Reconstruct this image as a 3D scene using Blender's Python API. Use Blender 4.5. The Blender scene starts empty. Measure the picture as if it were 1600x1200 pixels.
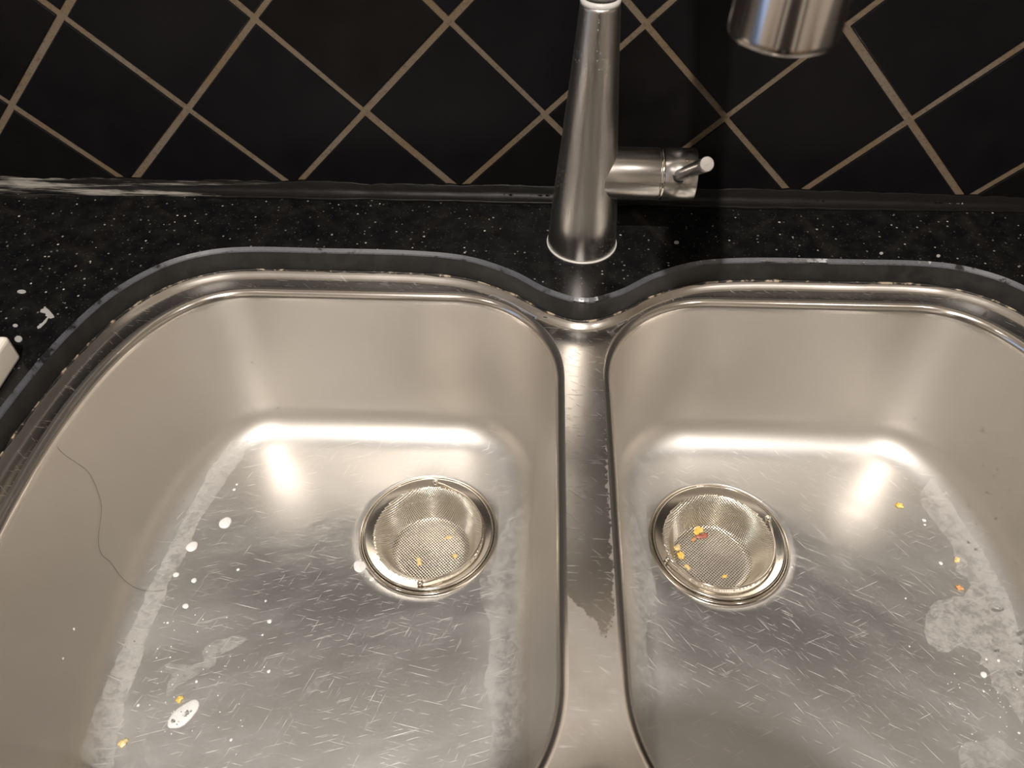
import bpy, bmesh, math, random
import numpy as np
from mathutils import Vector, Matrix
from mathutils.bvhtree import BVHTree

random.seed(7)
scene = bpy.context.scene
C = scene.collection

# ------------------------------------------------------------------ camera
CAM = Vector((-0.15048, -0.59371, 0.39899))
RIGHT = Vector((0.99937717, 0.03527294, -0.00104733))
DOWN = Vector((0.02517316, -0.73339425, -0.67933731))
FWD = Vector((-0.02473033, 0.67888783, -0.7338254))
FPX = 1235.0                                   # focal length for a 1600 px wide frame
cd = bpy.data.cameras.new('camera')
cam = bpy.data.objects.new('camera', cd)
C.objects.link(cam)
cam.matrix_world = Matrix(((RIGHT.x, -DOWN.x, -FWD.x, CAM.x), (RIGHT.y, -DOWN.y, -FWD.y, CAM.y),
                           (RIGHT.z, -DOWN.z, -FWD.z, CAM.z), (0, 0, 0, 1)))
cd.sensor_fit = 'HORIZONTAL'
cd.sensor_width = 36.0
cd.lens = 36.0 * FPX / 1600.0
cd.clip_start = 0.01
cd.dof.use_dof = True
cd.dof.focus_distance = 0.68
cd.dof.aperture_fstop = 10.0
scene.camera = cam

# ------------------------------------------------------------------ world, exposure
world = bpy.data.worlds.new('room_air')
scene.world = world
world.use_nodes = True
bg = world.node_tree.nodes['Background']
bg.inputs[0].default_value = (1.0, 0.93, 0.85, 1)
bg.inputs[1].default_value = 0.02
vs = scene.view_settings
vs.view_transform = 'Standard'
vs.look = 'None'
vs.gamma = 1.0
vs.use_curve_mapping = False
vs.exposure = 0.2
LAMPS = [((-0.205, -1.196, 1.545), 43.0, 'ceiling downlight nearest the sink, set behind the person at the sink'),
         ((0.75, -0.95, 1.545), 3.0, 'ceiling downlight to the right of the sink'),
         ((-1.20, -1.05, 1.545), 2.0, 'ceiling downlight to the left of the sink'),
         ((-0.15, -2.1, 1.545), 7.0, 'unseen ceiling fill light added to brighten the far side of the kitchen')]  # last one is fill, added to light the opposite wall and the ceiling
LAMP_COLOUR = (1.0, 0.935, 0.87)

# ------------------------------------------------------------------ helpers
def ray(px, py):
    return (RIGHT * ((px - 800) / FPX) + DOWN * ((py - 600) / FPX) + FWD).normalized()

def on_plane(px, py, z=0.0):
    d = ray(px, py)
    return CAM + d * ((z - CAM.z) / d.z)

def link(o, parent=None):
    C.objects.link(o)
    if parent is not None:
        o.parent = parent
    return o

def mesh_obj(name, verts, faces, mat, parent=None, smooth=True, mats=None, midx=None):
    me = bpy.data.meshes.new(name)
    me.from_pydata([tuple(v) for v in verts], [], faces)
    me.update()
    for m in (mats or [mat]):
        me.materials.append(m)
    if midx is not None:
        me.polygons.foreach_set('material_index', midx)
    me.polygons.foreach_set('use_smooth', [smooth] * len(me.polygons))
    return link(bpy.data.objects.new(name, me), parent)

def bm_obj(name, bm, mat, parent=None, smooth=True):
    me = bpy.data.meshes.new(name)
    bm.to_mesh(me)
    bm.free()
    me.materials.append(mat)
    me.polygons.foreach_set('use_smooth', [smooth] * len(me.polygons))
    return link(bpy.data.objects.new(name, me), parent)

def empty(name, loc=(0, 0, 0)):
    o = bpy.data.objects.new(name, None)
    o.location = loc
    o.empty_display_size = 0.02
    return link(o)

def tag(o, label=None, cat=None, group=None, kind=None):
    if label: o['label'] = label
    if cat: o['category'] = cat
    if group: o['group'] = group
    if kind: o['kind'] = kind
    return o

def rings_faces(nr, n, closed=True, off=0):
    f = []
    m = n if closed else n - 1
    for r in range(nr - 1):
        for i in range(m):
            j = (i + 1) % n
            f.append((off + r * n + i, off + r * n + j, off + (r + 1) * n + j, off + (r + 1) * n + i))
    return f

def lathe(profile, n=64, cx=0, cy=0, cap0=False, cap1=False):
    """profile: list of (r, z); returns verts, faces (outside when z rises)"""
    v, nr = [], len(profile)
    for r, z in profile:
        for i in range(n):
            a = 2 * math.pi * i / n
            v.append((cx + r * math.cos(a), cy + r * math.sin(a), z))
    f = rings_faces(nr, n)
    if cap0: f.append(tuple(reversed(range(n))))
    if cap1: f.append(tuple(range((nr - 1) * n, nr * n)))
    return v, f

def sweep(path, radius, n=12, closed=False, caps=True):
    """tube along a list of Vectors; radius number or list"""
    path = [Vector(p) for p in path]
    m = len(path)
    rad = radius if isinstance(radius, (list, tuple)) else [radius] * m
    v = []
    t0 = (path[1] - path[0]).normalized()
    up = Vector((0, 0, 1)) if abs(t0.z) < 0.9 else Vector((1, 0, 0))
    nrm = (up - t0 * up.dot(t0)).normalized()
    for k in range(m):
        if closed:
            t = (path[(k + 1) % m] - path[k - 1]).normalized()
        else:
            t = (path[min(k + 1, m - 1)] - path[max(k - 1, 0)]).normalized()
        nrm = (nrm - t * nrm.dot(t)).normalized()
        b = t.cross(nrm)
        for i in range(n):
            a = 2 * math.pi * i / n
            v.append(path[k] + (nrm * math.cos(a) + b * math.sin(a)) * rad[k])
    f = rings_faces(m, n)
    if closed:
        for i in range(n):
            j = (i + 1) % n
            f.append(((m - 1) * n + i, (m - 1) * n + j, j, i))
    elif caps:
        f.append(tuple(reversed(range(n))))
        f.append(tuple(range((m - 1) * n, m * n)))
    return v, f

def catmull(pts, per=10, closed=True):
    P = [Vector(p) for p in pts]
    n = len(P)
    out = []
    segs = n if closed else n - 1
    for i in range(segs):
        if closed:
            a, b, c, d = P[i - 1], P[i], P[(i + 1) % n], P[(i + 2) % n]
        else:
            a, b, c, d = P[max(i - 1, 0)], P[i], P[i + 1], P[min(i + 2, n - 1)]
        for k in range(per):
            t = k / per
            out.append(0.5 * ((2 * b) + (c - a) * t + (2 * a - 5 * b + 4 * c - d) * t * t + (3 * b - a - 3 * c + d) * t ** 3))
    if not closed:
        out.append(P[-1])
    return out

def resample(pts, n):
    P = np.array([(p[0], p[1]) for p in pts])
    Q = np.vstack([P, P[:1]])
    s = np.concatenate([[0], np.cumsum(np.hypot(*(Q[1:] - Q[:-1]).T))])
    t = np.linspace(0, s[-1], n, endpoint=False)
    return np.stack([np.interp(t, s, Q[:, 0]), np.interp(t, s, Q[:, 1])], 1)

def inset(P, d):
    """offset a closed CCW loop inward by d (numpy n x 2)"""
    T = np.roll(P, -1, 0) - np.roll(P, 1, 0)
    T /= np.linalg.norm(T, axis=1)[:, None]
    N = np.stack([-T[:, 1], T[:, 0]], 1)
    return P + N * d

def ccw(P):
    a = np.sum(P[:, 0] * np.roll(P[:, 1], -1) - np.roll(P[:, 0], -1) * P[:, 1])
    return P if a > 0 else P[::-1].copy()

def fill_between(outer, holes, z):
    """flat triangulated region with holes"""
    bm = bmesh.new()
    edges = []
    for loop in [outer] + holes:
        vs_ = [bm.verts.new((p[0], p[1], z)) for p in loop]
        for i in range(len(vs_)):
            edges.append(bm.edges.new((vs_[i], vs_[(i + 1) % len(vs_)])))
    bmesh.ops.triangle_fill(bm, use_beauty=True, use_dissolve=False, edges=edges)
    for f in bm.faces:
        if f.normal.z < 0:
            f.normal_flip()
    bm.verts.index_update()
    v = [tuple(x.co) for x in bm.verts]
    f = [tuple(x.index for x in fc.verts) for fc in bm.faces]
    bm.free()
    return v, f

def rounded_box(sx, sy, sz, r, seg=3):
    bm = bmesh.new()
    bmesh.ops.create_cube(bm, size=1.0)
    bmesh.ops.scale(bm, vec=(sx, sy, sz), verts=bm.verts)
    bmesh.ops.bevel(bm, geom=bm.edges[:], offset=r, segments=seg, profile=0.5, affect='EDGES')
    return bm

# ------------------------------------------------------------------ materials
class NT:
    def __init__(self, name):
        self.m = bpy.data.materials.new(name)
        self.m.use_nodes = True
        self.t = self.m.node_tree
        self.b = self.t.nodes['Principled BSDF']
    def n(self, typ, **kw):
        nd = self.t.nodes.new(typ)
        for k, v in kw.items():
            if k.startswith('i_'):
                key = k[2:]
                key = int(key) if key.isdigit() else key.replace('_', ' ')
                self.set(nd.inputs[key], v)
            else:
                setattr(nd, k, v)
        return nd
    def set(self, sock, v):
        if isinstance(v, bpy.types.NodeSocket): self.t.links.new(v, sock)
        else: sock.default_value = v
    def coord(self, scale=(1, 1, 1), rot=(0, 0, 0), loc=(0, 0, 0), kind='Object'):
        tc = self.n('ShaderNodeTexCoord')
        mp = self.n('ShaderNodeMapping')
        mp.inputs['Scale'].default_value = scale
        mp.inputs['Rotation'].default_value = rot
        mp.inputs['Location'].default_value = loc
        src = tc.outputs[kind]
        if any(rot):                           # turn first, stretch afterwards
            mp.inputs['Rotation'].default_value = (0, 0, 0)
            m0 = self.n('ShaderNodeMapping')
            m0.inputs['Rotation'].default_value = rot
            self.t.links.new(src, m0.inputs[0])
            src = m0.outputs[0]
        self.t.links.new(src, mp.inputs[0])
        return mp.outputs[0]
    def noise(self, vec, scale=5.0, detail=3.0, rough=0.5):
        nd = self.n('ShaderNodeTexNoise')
        self.set(nd.inputs['Vector'], vec)
        nd.inputs['Scale'].default_value = scale
        nd.inputs['Detail'].default_value = detail
        nd.inputs['Roughness'].default_value = rough
        return nd.outputs[0]
    def ramp(self, fac, a, b, lo=0.0, hi=1.0, smooth=True):
        nd = self.n('ShaderNodeMapRange')
        if smooth: nd.interpolation_type = 'SMOOTHSTEP'
        self.set(nd.inputs['Value'], fac)
        for k, v in (('From Min', a), ('From Max', b), ('To Min', lo), ('To Max', hi)):
            self.set(nd.inputs[k], v)
        return nd.outputs[0]
    def math(self, op, a, b=0.0, clamp=False):
        nd = self.n('ShaderNodeMath', operation=op, use_clamp=clamp)
        self.set(nd.inputs[0], a)
        self.set(nd.inputs[1], b)
        return nd.outputs[0]
    def mix(self, fac, a, b):
        nd = self.n('ShaderNodeMix', data_type='RGBA')
        self.set(nd.inputs[0], fac)
        self.set(nd.inputs[6], a if isinstance(a, bpy.types.NodeSocket) else (*a, 1))
        self.set(nd.inputs[7], b if isinstance(b, bpy.types.NodeSocket) else (*b, 1))
        return nd.outputs[2]
    def fmix(self, fac, a, b):
        nd = self.n('ShaderNodeMix', data_type='FLOAT')
        self.set(nd.inputs[0], fac)
        self.set(nd.inputs[2], a)
        self.set(nd.inputs[3], b)
        return nd.outputs[0]
    def attr(self, name):
        nd = self.n('ShaderNodeAttribute', attribute_name=name)
        return nd.outputs['Fac']
    def bump(self, h, strength=0.2, dist=0.001):
        nd = self.n('ShaderNodeBump')
        self.set(nd.inputs['Height'], h)
        self.set(nd.inputs['Strength'], strength)
        nd.inputs['Distance'].default_value = dist
        return nd.outputs[0]
    def out(self, **kw):
        for k, v in kw.items():
            key = k.replace('_', ' ')
            if isinstance(v, tuple) and len(v) == 3: v = (*v, 1)
            self.set(self.b.inputs[key], v)
        return self.m

def simple(name, col, rough=0.5, metal=0.0, **kw):
    return NT(name).out(Base_Color=col, Roughness=rough, Metallic=metal, **kw)

STEEL = (0.60, 0.57, 0.53)

def scratches(t, ang, seed, dens=0.665, sx=24.0, sy=1700.0):
    v = t.coord(scale=(sx, sy, 1.0), rot=(0, 0, ang), loc=(seed, seed * 0.7, 0))
    n = t.noise(v, 1.0, 1.0, 0.5)
    cut = t.noise(t.coord(scale=(90, 260, 1), rot=(0, 0, ang), loc=(seed * 3, 1, 0)), 1.0, 1.0)
    return t.math('MULTIPLY', t.ramp(n, dens, dens + 0.05), t.ramp(cut, 0.45, 0.58))

def steel_basin(name, ang):
    t = NT(name)
    lime = t.attr('lime')
    flat = t.attr('floor')
    v1 = t.coord()
    rag = t.noise(v1, 90.0, 4.0, 0.65)
    edge = t.math('ADD', lime, t.math('MULTIPLY', t.math('SUBTRACT', rag, 0.5), 0.35))
    lm = t.ramp(edge, 0.49, 0.53)
    film = t.ramp(t.noise(t.coord(scale=(1, 1, 1)), 130.0, 5.0, 0.7), 0.36, 0.66, 0.15, 1.0)
    lm = t.math('MULTIPLY', lm, film)
    lm = t.math('MULTIPLY', lm, t.attr('limeamt'))
    s1 = scratches(t, ang, 3.0)
    s2 = scratches(t, ang + 0.5, 11.0, 0.675, 26, 1700)
    s3 = scratches(t, ang - 0.9, 23.0, 0.685, 28, 1700)
    sc = t.math('MULTIPLY', t.math('MAXIMUM', t.math('MAXIMUM', s1, s2), s3), flat)
    cloud = t.noise(t.coord(rot=(0, 0, ang), scale=(0.7, 2.2, 1)), 11.0, 4.0, 0.6)
    smear = t.ramp(cloud, 0.35, 0.7)
    grain = t.noise(t.coord(scale=(60, 900, 60), rot=(0, 0, ang)), 1.0, 2.0)
    base = t.mix(t.math('MULTIPLY', smear, 0.35), t.mix(flat, (0.60, 0.56, 0.505), (0.565, 0.56, 0.55)), t.mix(flat, (0.56, 0.52, 0.47), (0.52, 0.515, 0.51)))
    base = t.mix(t.math('MULTIPLY', sc, 0.8), base, (0.82, 0.80, 0.76))
    base = t.mix(lm, base, (0.44, 0.425, 0.40))
    r = t.fmix(flat, 0.46, t.math('ADD', t.ramp(smear, 0, 1, 0.28, 0.38), t.math('MULTIPLY', t.attr('dry'), 0.13)))
    r = t.fmix(t.attr('lip'), r, 0.17)
    r = t.fmix(sc, r, 0.55)
    r = t.fmix(lm, r, 0.62)
    met = t.fmix(lm, t.fmix(flat, 0.95, 0.92), 0.45)
    met = t.fmix(sc, met, 0.5)
    h = t.math('ADD', t.math('MULTIPLY', sc, -0.4), t.math('MULTIPLY', grain, t.fmix(flat, 0.05, 0.12)))
    h = t.math('ADD', h, t.math('MULTIPLY', lm, t.math('MULTIPLY', rag, 0.8)))
    return t.out(Base_Color=base, Roughness=r, Metallic=met, Normal=t.bump(h, 0.25, 0.0004))

def steel_deck():
    t = NT('sink_deck_steel')
    wet = t.attr('wet')
    rag = t.noise(t.coord(), 170.0, 5.0, 0.7)
    w = t.ramp(t.math('ADD', wet, t.math('MULTIPLY', t.math('SUBTRACT', rag, 0.5), 0.75)), 0.47, 0.53)
    s1 = scratches(t, 0.05, 5.0, 0.66, 60, 1700)
    s2 = scratches(t, 0.7, 15.0, 0.68, 60, 1700)
    sc = t.math('MAXIMUM', s1, s2)
    stain = t.ramp(t.noise(t.coord(), 45.0, 3.0), 0.45, 0.7)
    base = t.mix(t.math('MULTIPLY', stain, 0.4), STEEL, (0.50, 0.44, 0.37))
    base = t.mix(sc, base, (0.75, 0.72, 0.68))
    r = t.fmix(w, 0.36, 0.21)
    cv = t.attr('cove')
    r = t.fmix(cv, r, 0.22)
    sc = t.math('MULTIPLY', sc, t.math('SUBTRACT', 1.0, cv))
    r = t.fmix(sc, r, 0.5)
    return t.out(Base_Color=base, Roughness=r, Metallic=t.fmix(cv, t.fmix(w, 0.85, 1.0), 1.0), Normal=t.bump(t.math('MULTIPLY', sc, -1.0), 0.12, 0.0002))

def steel_brushed(name, rough=0.3, col=(0.51, 0.485, 0.455), spots=True, scale=(220, 220, 6)):
    t = NT(name)
    g = t.noise(t.coord(scale=scale), 1.0, 2.0)
    base = t.mix(t.math('MULTIPLY', g, 0.2), col, tuple(c * 0.8 for c in col))
    r = t.ramp(g, 0.2, 0.8, rough - 0.03, rough + 0.04)
    met = 1.0
    if spots:
        vo = t.n('ShaderNodeTexVoronoi', feature='F1')
        t.set(vo.inputs['Vector'], t.coord())
        vo.inputs['Scale'].default_value = 420.0
        sp = t.ramp(vo.outputs['Distance'], 0.10, 0.22, 1.0, 0.0)
        patch = t.ramp(t.noise(t.coord(), 30.0, 2.0), 0.45, 0.65)
        sp = t.math('MULTIPLY', sp, patch)
        base = t.mix(t.math('MULTIPLY', sp, 0.35), base, (0.75, 0.72, 0.68))
        r = t.fmix(sp, r, 0.6)
        met = t.fmix(sp, 1.0, 0.6)
    return t.out(Base_Color=base, Roughness=r, Metallic=met, Normal=t.bump(g, 0.02, 0.0001))

def granite(name, edge=False):
    t = NT(name)
    def specks(scale, lim, keep, seed):
        vo = t.n('ShaderNodeTexVoronoi', feature='F1')
        t.set(vo.inputs['Vector'], t.coord(loc=(seed, seed, 0)))
        vo.inputs['Scale'].default_value = scale
        near = t.ramp(vo.outputs['Distance'], lim * 0.7, lim, 1.0, 0.0)
        sep = t.n('ShaderNodeSeparateColor')
        t.t.links.new(vo.outputs['Color'], sep.inputs[0])
        return t.math('MULTIPLY', near, t.ramp(sep.outputs[0], keep, keep + 0.12)), sep.outputs[1]
    a, ca = specks(300, 0.30, 0.88, 1.0)
    b, cb = specks(140, 0.15, 0.72, 4.0)
    c_, cc = specks(560, 0.34, 0.78, 9.0)
    blot = t.noise(t.coord(), 60.0, 4.0, 0.7)
    dark = t.mix(t.ramp(blot, 0.35, 0.75), (0.0035, 0.0035, 0.004), (0.011, 0.011, 0.010))
    col = t.mix(t.math('MULTIPLY', c_, 0.25), dark, (0.10, 0.10, 0.09))
    col = t.mix(t.math('MULTIPLY', a, t.ramp(ca, 0, 1, 0.15, 0.8)), col, (0.42, 0.40, 0.37))
    col = t.mix(t.math('MULTIPLY', b, t.ramp(cb, 0, 1, 0.2, 0.9)), col, (0.55, 0.53, 0.50))
    haze = t.noise(t.coord(scale=(1, 3, 1)), 9.0, 4.0, 0.6)
    rough = t.ramp(haze, 0.3, 0.7, 0.10, 0.26)
    if edge:
        wear = t.noise(t.coord(), 70.0, 4.0, 0.7)
        col = t.mix(t.ramp(wear, 0.3, 0.7), (0.008, 0.008, 0.008), (0.020, 0.019, 0.018))
        rough = 0.42
    return t.out(Base_Color=col, Roughness=rough, Specular_IOR_Level=0.3 if edge else 0.4)

def bevel_worn():
    t = NT('granite_bevel_worn')
    wear = t.noise(t.coord(), 55.0, 4.0, 0.65)
    fine = t.noise(t.coord(), 500.0, 2.0, 0.6)
    k = t.math('MULTIPLY', t.ramp(wear, 0.36, 0.50), t.ramp(fine, 0.2, 0.6, 0.6, 1.0))
    col = t.mix(k, (0.012, 0.012, 0.013), (0.062, 0.065, 0.074))
    return t.out(Base_Color=col, Roughness=t.fmix(k, 0.15, 0.5))

def tile_mat():
    t = NT('black_glazed_tile')
    oi = t.n('ShaderNodeObjectInfo')
    n = t.noise(t.coord(kind='Object'), 45.0, 4.0, 0.6)
    base = t.mix(n, (0.0022, 0.0020, 0.0021), (0.0062, 0.0054, 0.0048))
    base = t.mix(t.math('MULTIPLY', oi.outputs['Random'], 0.5), base, (0.004, 0.004, 0.0065))
    r = t.ramp(t.noise(t.coord(), 28.0, 3.0), 0.3, 0.7, 0.28, 0.42)
    return t.out(Base_Color=base, Roughness=r, Specular_IOR_Level=0.15, Normal=t.bump(t.noise(t.coord(), 160, 2), 0.06, 0.001))

def grout_mat():
    t = NT('tan_grout')
    n = t.noise(t.coord(), 14.0, 4.0, 0.6)
    f = t.noise(t.coord(), 420.0, 3.0, 0.7)
    col = t.mix(t.ramp(n, 0.35, 0.65), (0.118, 0.092, 0.066), (0.112, 0.075, 0.040))
    col = t.mix(t.ramp(f, 0.50, 0.75), col, (0.060, 0.042, 0.027))
    return t.out(Base_Color=col, Roughness=0.9, Normal=t.bump(f, 0.5, 0.001))

def caulk_mat():
    t = NT('black_silicone_limescale')
    s = t.noise(t.coord(scale=(9, 140, 260)), 1.0, 5.0, 0.7)
    big = t.noise(t.coord(scale=(5, 1, 1)), 1.0, 2.0)
    left = t.n('ShaderNodeSeparateXYZ')
    t.t.links.new(t.coord(), left.inputs[0])
    lf = t.ramp(left.outputs[0], -0.62, -0.25, 0.20, 0.0)
    k = t.ramp(t.math('ADD', t.math('ADD', s, lf), t.math('MULTIPLY', t.math('SUBTRACT', big, 0.5), 0.35)), 0.68, 0.86)
    col = t.mix(k, (0.006, 0.0055, 0.005), (0.20, 0.185, 0.16))
    return t.out(Base_Color=col, Roughness=t.fmix(k, 0.38, 0.7), Specular_IOR_Level=0.10, Normal=t.bump(s, 0.3, 0.0006))

def sealant_mat():
    t = NT('grimy_sealant')
    n = t.noise(t.coord(), 90.0, 4.0, 0.7)
    col = t.mix(t.ramp(n, 0.50, 0.62), (0.010, 0.008, 0.006), (0.36, 0.29, 0.21))
    return t.out(Base_Color=col, Roughness=0.5)

M_LEFT = steel_basin('left_basin_steel', -0.30)
M_RIGHT = steel_basin('right_basin_steel', 0.45)
M_DECK = steel_deck()
M_FAUCET = steel_brushed('faucet_brushed_steel', 0.30)
M_FAUCET_X = steel_brushed('faucet_handle_steel', 0.24, spots=False, scale=(6, 220, 220))
M_SPRAY = steel_brushed('spray_head_steel', 0.15, col=(0.74, 0.70, 0.66), spots=False)
M_POLISH = simple('polished_steel', (0.72, 0.67, 0.59), 0.10, 1.0)
M_RIM = simple('strainer_rim_steel', (0.72, 0.68, 0.61), 0.16, 1.0)
M_WIRE = simple('strainer_wire_steel', (0.78, 0.73, 0.64), 0.32, 1.0)
M_RINGLIGHT = simple('pale_plastic_gasket', (0.55, 0.53, 0.50), 0.35)
M_GRANITE = granite('black_granite')
M_EDGE = granite('black_granite_sawn_edge', True)
M_BEVEL = bevel_worn()
M_TILE = tile_mat()
M_GROUT = grout_mat()
M_CAULK = caulk_mat()
M_SEAL = sealant_mat()
M_BLACK = simple('black_rubber', (0.01, 0.01, 0.01), 0.5)
M_PIPE = simple('dark_drain_pipe', (0.05, 0.045, 0.04), 0.4)
M_WHITE = simple('cream_plastic', (0.74, 0.68, 0.59), 0.42)
M_WALL = simple('painted_wall', (0.72, 0.68, 0.62), 0.8)
M_CEIL = simple('painted_ceiling', (0.78, 0.74, 0.68), 0.85)
M_FLOOR = simple('kitchen_floor', (0.22, 0.16, 0.11), 0.5)
M_CAB = simple('cabinet_board', (0.35, 0.25, 0.16), 0.5)
M_WATER = simple('water', (1, 1, 1), 0.02, 0.0, Transmission_Weight=1.0, IOR=1.33)
M_HAIR = simple('dark_hair', (0.03, 0.018, 0.01), 0.5)

# ------------------------------------------------------------------ outlines (metres, plan view)
AX = -0.1121                 # sink's centre line
MY = -0.305                  # middle of the basins, front to back
DEPTH_SHELF = -0.026
FLOOR_Z = -0.180
DRAIN_L = (-0.2350, -0.2310)
DRAIN_R = (2 * AX + 0.2350, -0.2310)

def lip_outline():
    pts = []
    xr, yb, xl = -0.1262, -0.0985, -0.4895
    a, b, n1 = 0.092, 0.094, 2.05
    a2, b2, n2 = 0.112, MY * -1 + yb, 2.3
    for k in range(41):                        # back right corner, from the right side up to the back
        th = math.pi / 2 * k / 40
        pts.append((xr - a + a * math.cos(th) ** (2 / n1), yb - b + b * math.sin(th) ** (2 / n1)))
    for k in range(61):                        # back left corner
        th = math.pi / 2 * (1 - k / 60)
        pts.append((xl + a2 - a2 * math.cos(th) ** (2 / n2), yb - b2 + b2 * math.sin(th) ** (2 / n2)))
    front = [(x, 2 * MY - y) for x, y in reversed(pts[:-1])]
    return ccw(resample(pts + front, 384))

LIP_L = lip_outline()
LIP_R = ccw(np.stack([2 * AX - LIP_L[:, 0], LIP_L[:, 1]], 1))

def cut_outline():
    h = [(-0.1235, -0.1306), (-0.1427, -0.1206), (-0.1683, -0.1014), (-0.2051, -0.0848), (-0.2527, -0.0790),
         (-0.3264, -0.0785), (-0.3845, -0.0787), (-0.4195, -0.0850), (-0.4505, -0.1030), (-0.4780, -0.1390),
         (-0.4950, -0.1880), (-0.5045, -0.2450)]
    back = [(AX, -0.1330)] + h
    quarter = back + [(-0.5085, MY)]
    left = quarter + [(x, 2 * MY - y) for x, y in reversed(back)]
    right = [(2 * AX - x, y) for x, y in reversed(left[1:-1])]
    P = catmull([Vector((x, y)) for x, y in left + right], 12)
    return ccw(resample(P, 640))

CUT = cut_outline()

# ------------------------------------------------------------------ room shell
def plane_obj(name, corners, mat):
    return tag(mesh_obj(name, corners, [(0, 1, 2, 3)], mat, smooth=False), kind='structure')

X0, X1, YF, ZC, ZF = -2.2, 2.2, -2.7, 1.56, -0.90
tag(plane_obj('floor', [(X0, YF, ZF), (X1, YF, ZF), (X1, 0.02, ZF), (X0, 0.02, ZF)], M_FLOOR), 'brown kitchen floor out of frame')
tag(plane_obj('ceiling', [(X0, 0.02, ZC), (X1, 0.02, ZC), (X1, YF, ZC), (X0, YF, ZC)], M_CEIL), 'white kitchen ceiling with recessed downlights')
tag(plane_obj('wall_left', [(X0, YF, ZF), (X0, 0.02, ZF), (X0, 0.02, ZC), (X0, YF, ZC)], M_WALL), 'plain painted wall left of the counter')
tag(plane_obj('wall_right', [(X1, 0.02, ZF), (X1, YF, ZF), (X1, YF, ZC), (X1, 0.02, ZC)], M_WALL), 'plain painted wall right of the counter')
tag(plane_obj('wall_front', [(X1, YF, ZF), (X0, YF, ZF), (X0, YF, ZC), (X1, YF, ZC)], M_WALL), 'plain painted wall opposite the sink')

# unseen glowing pane added in the left wall for cool reflections in the steel
dg_ = tag(mesh_obj('glow_pane_1', [(X0 + 0.03, -1.5, ZF), (X0 + 0.03, -0.75, ZF), (X0 + 0.03, -0.75, 1.15), (X0 + 0.03, -1.5, 1.15)], [(0, 1, 2, 3)],
                   NT('blue_glow').out(Base_Color=(0.05, 0.06, 0.08), Roughness=0.05, Emission_Color=(0.45, 0.62, 1.0), Emission_Strength=0.9), smooth=False),
          'unseen bluish glowing pane added in the left wall for cool reflections', kind='structure')
for a_, b_ in (((-1.56, ZF), (-1.5, 1.21)), ((-0.75, ZF), (-0.69, 1.21)), ((-1.5, 1.15), (-0.75, 1.21))):
    bm = rounded_box(0.05, b_[0] - a_[0], b_[1] - a_[1], 0.004, 2)
    bmesh.ops.translate(bm, vec=(X0 + 0.025, (a_[0] + b_[0]) / 2, (a_[1] + b_[1]) / 2), verts=bm.verts)
    bm_obj('glow_pane_frame', bm, M_CEIL, dg_, False)

# backsplash wall: grout plane carrying diagonal tiles, painted wall above
WALL_TOP = 0.80
wb = mesh_obj('wall_back',
              [(X0, 0.0012, ZF), (X1, 0.0012, ZF), (X1, 0.0012, WALL_TOP), (X0, 0.0012, WALL_TOP),
               (X0, 0.0012, ZC), (X1, 0.0012, ZC),
               (X0, 0.03, ZF), (X1, 0.03, ZF), (X1, 0.03, ZC), (X0, 0.03, ZC)],
              [(0, 1, 2, 3), (3, 2, 5, 4), (7, 6, 9, 8)], None, smooth=False, mats=[M_GROUT, M_WALL], midx=[0, 1, 1])
tag(wb, 'backsplash of black diagonal tiles with tan grout', kind='structure')

D = 0.1457                    # diagonal pitch of the tile grid
SIDE = 0.1030 - 0.0050
def tile_mesh(poly):
    """poly: CCW outline seen from the room (x, z); front at y=-thickness"""
    bm = bmesh.new()
    fr = [bm.verts.new((x, 0.0, z)) for x, z in poly]
    f = bm.faces.new(fr)
    r = bmesh.ops.extrude_face_region(bm, geom=[f])
    for g in r['geom']:
        if isinstance(g, bmesh.types.BMVert): g.co.y -= 0.0016
    bmesh.ops.recalc_face_normals(bm, faces=bm.faces[:])
    top = [e for e in bm.edges if all(abs(v.co.y + 0.0016) < 1e-6 for v in e.verts)]
    bmesh.ops.bevel(bm, geom=top, offset=0.0008, segments=2, profile=0.5, affect='EDGES')
    me = bpy.data.meshes.new('tile')
    bm.to_mesh(me); bm.free()
    me.materials.append(M_TILE)
    return me
hd = SIDE / math.sqrt(2)
full = tile_mesh([(0, -hd), (hd, 0), (0, hd), (-hd, 0)])
half = tile_mesh([(-hd, 0.0), (hd, 0.0), (0, hd)])
ROW0 = 0.006
rt = random.Random(3)
for k in range(0, 11):
    z = ROW0 + k * D / 2
    if z + hd > WALL_TOP: break
    for i in range(-18, 15):
        if (i + k) % 2: continue
        if (i + k) % 2 == 0:
            x = i * D / 2
            if k == 0 or abs(x + 0.15) < 1.05:
                o = bpy.data.objects.new('tile', half if k == 0 else full)
                o.location = (x + rt.uniform(-.0006, .0006), 0.0014, z + (rt.uniform(-.0006, .0006) if k else -0.001))
                o.rotation_euler = (rt.uniform(-.004, .004), rt.uniform(-.006, .006) if k else 0, rt.uniform(-.004, .004))
                link(o, wb)

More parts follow.
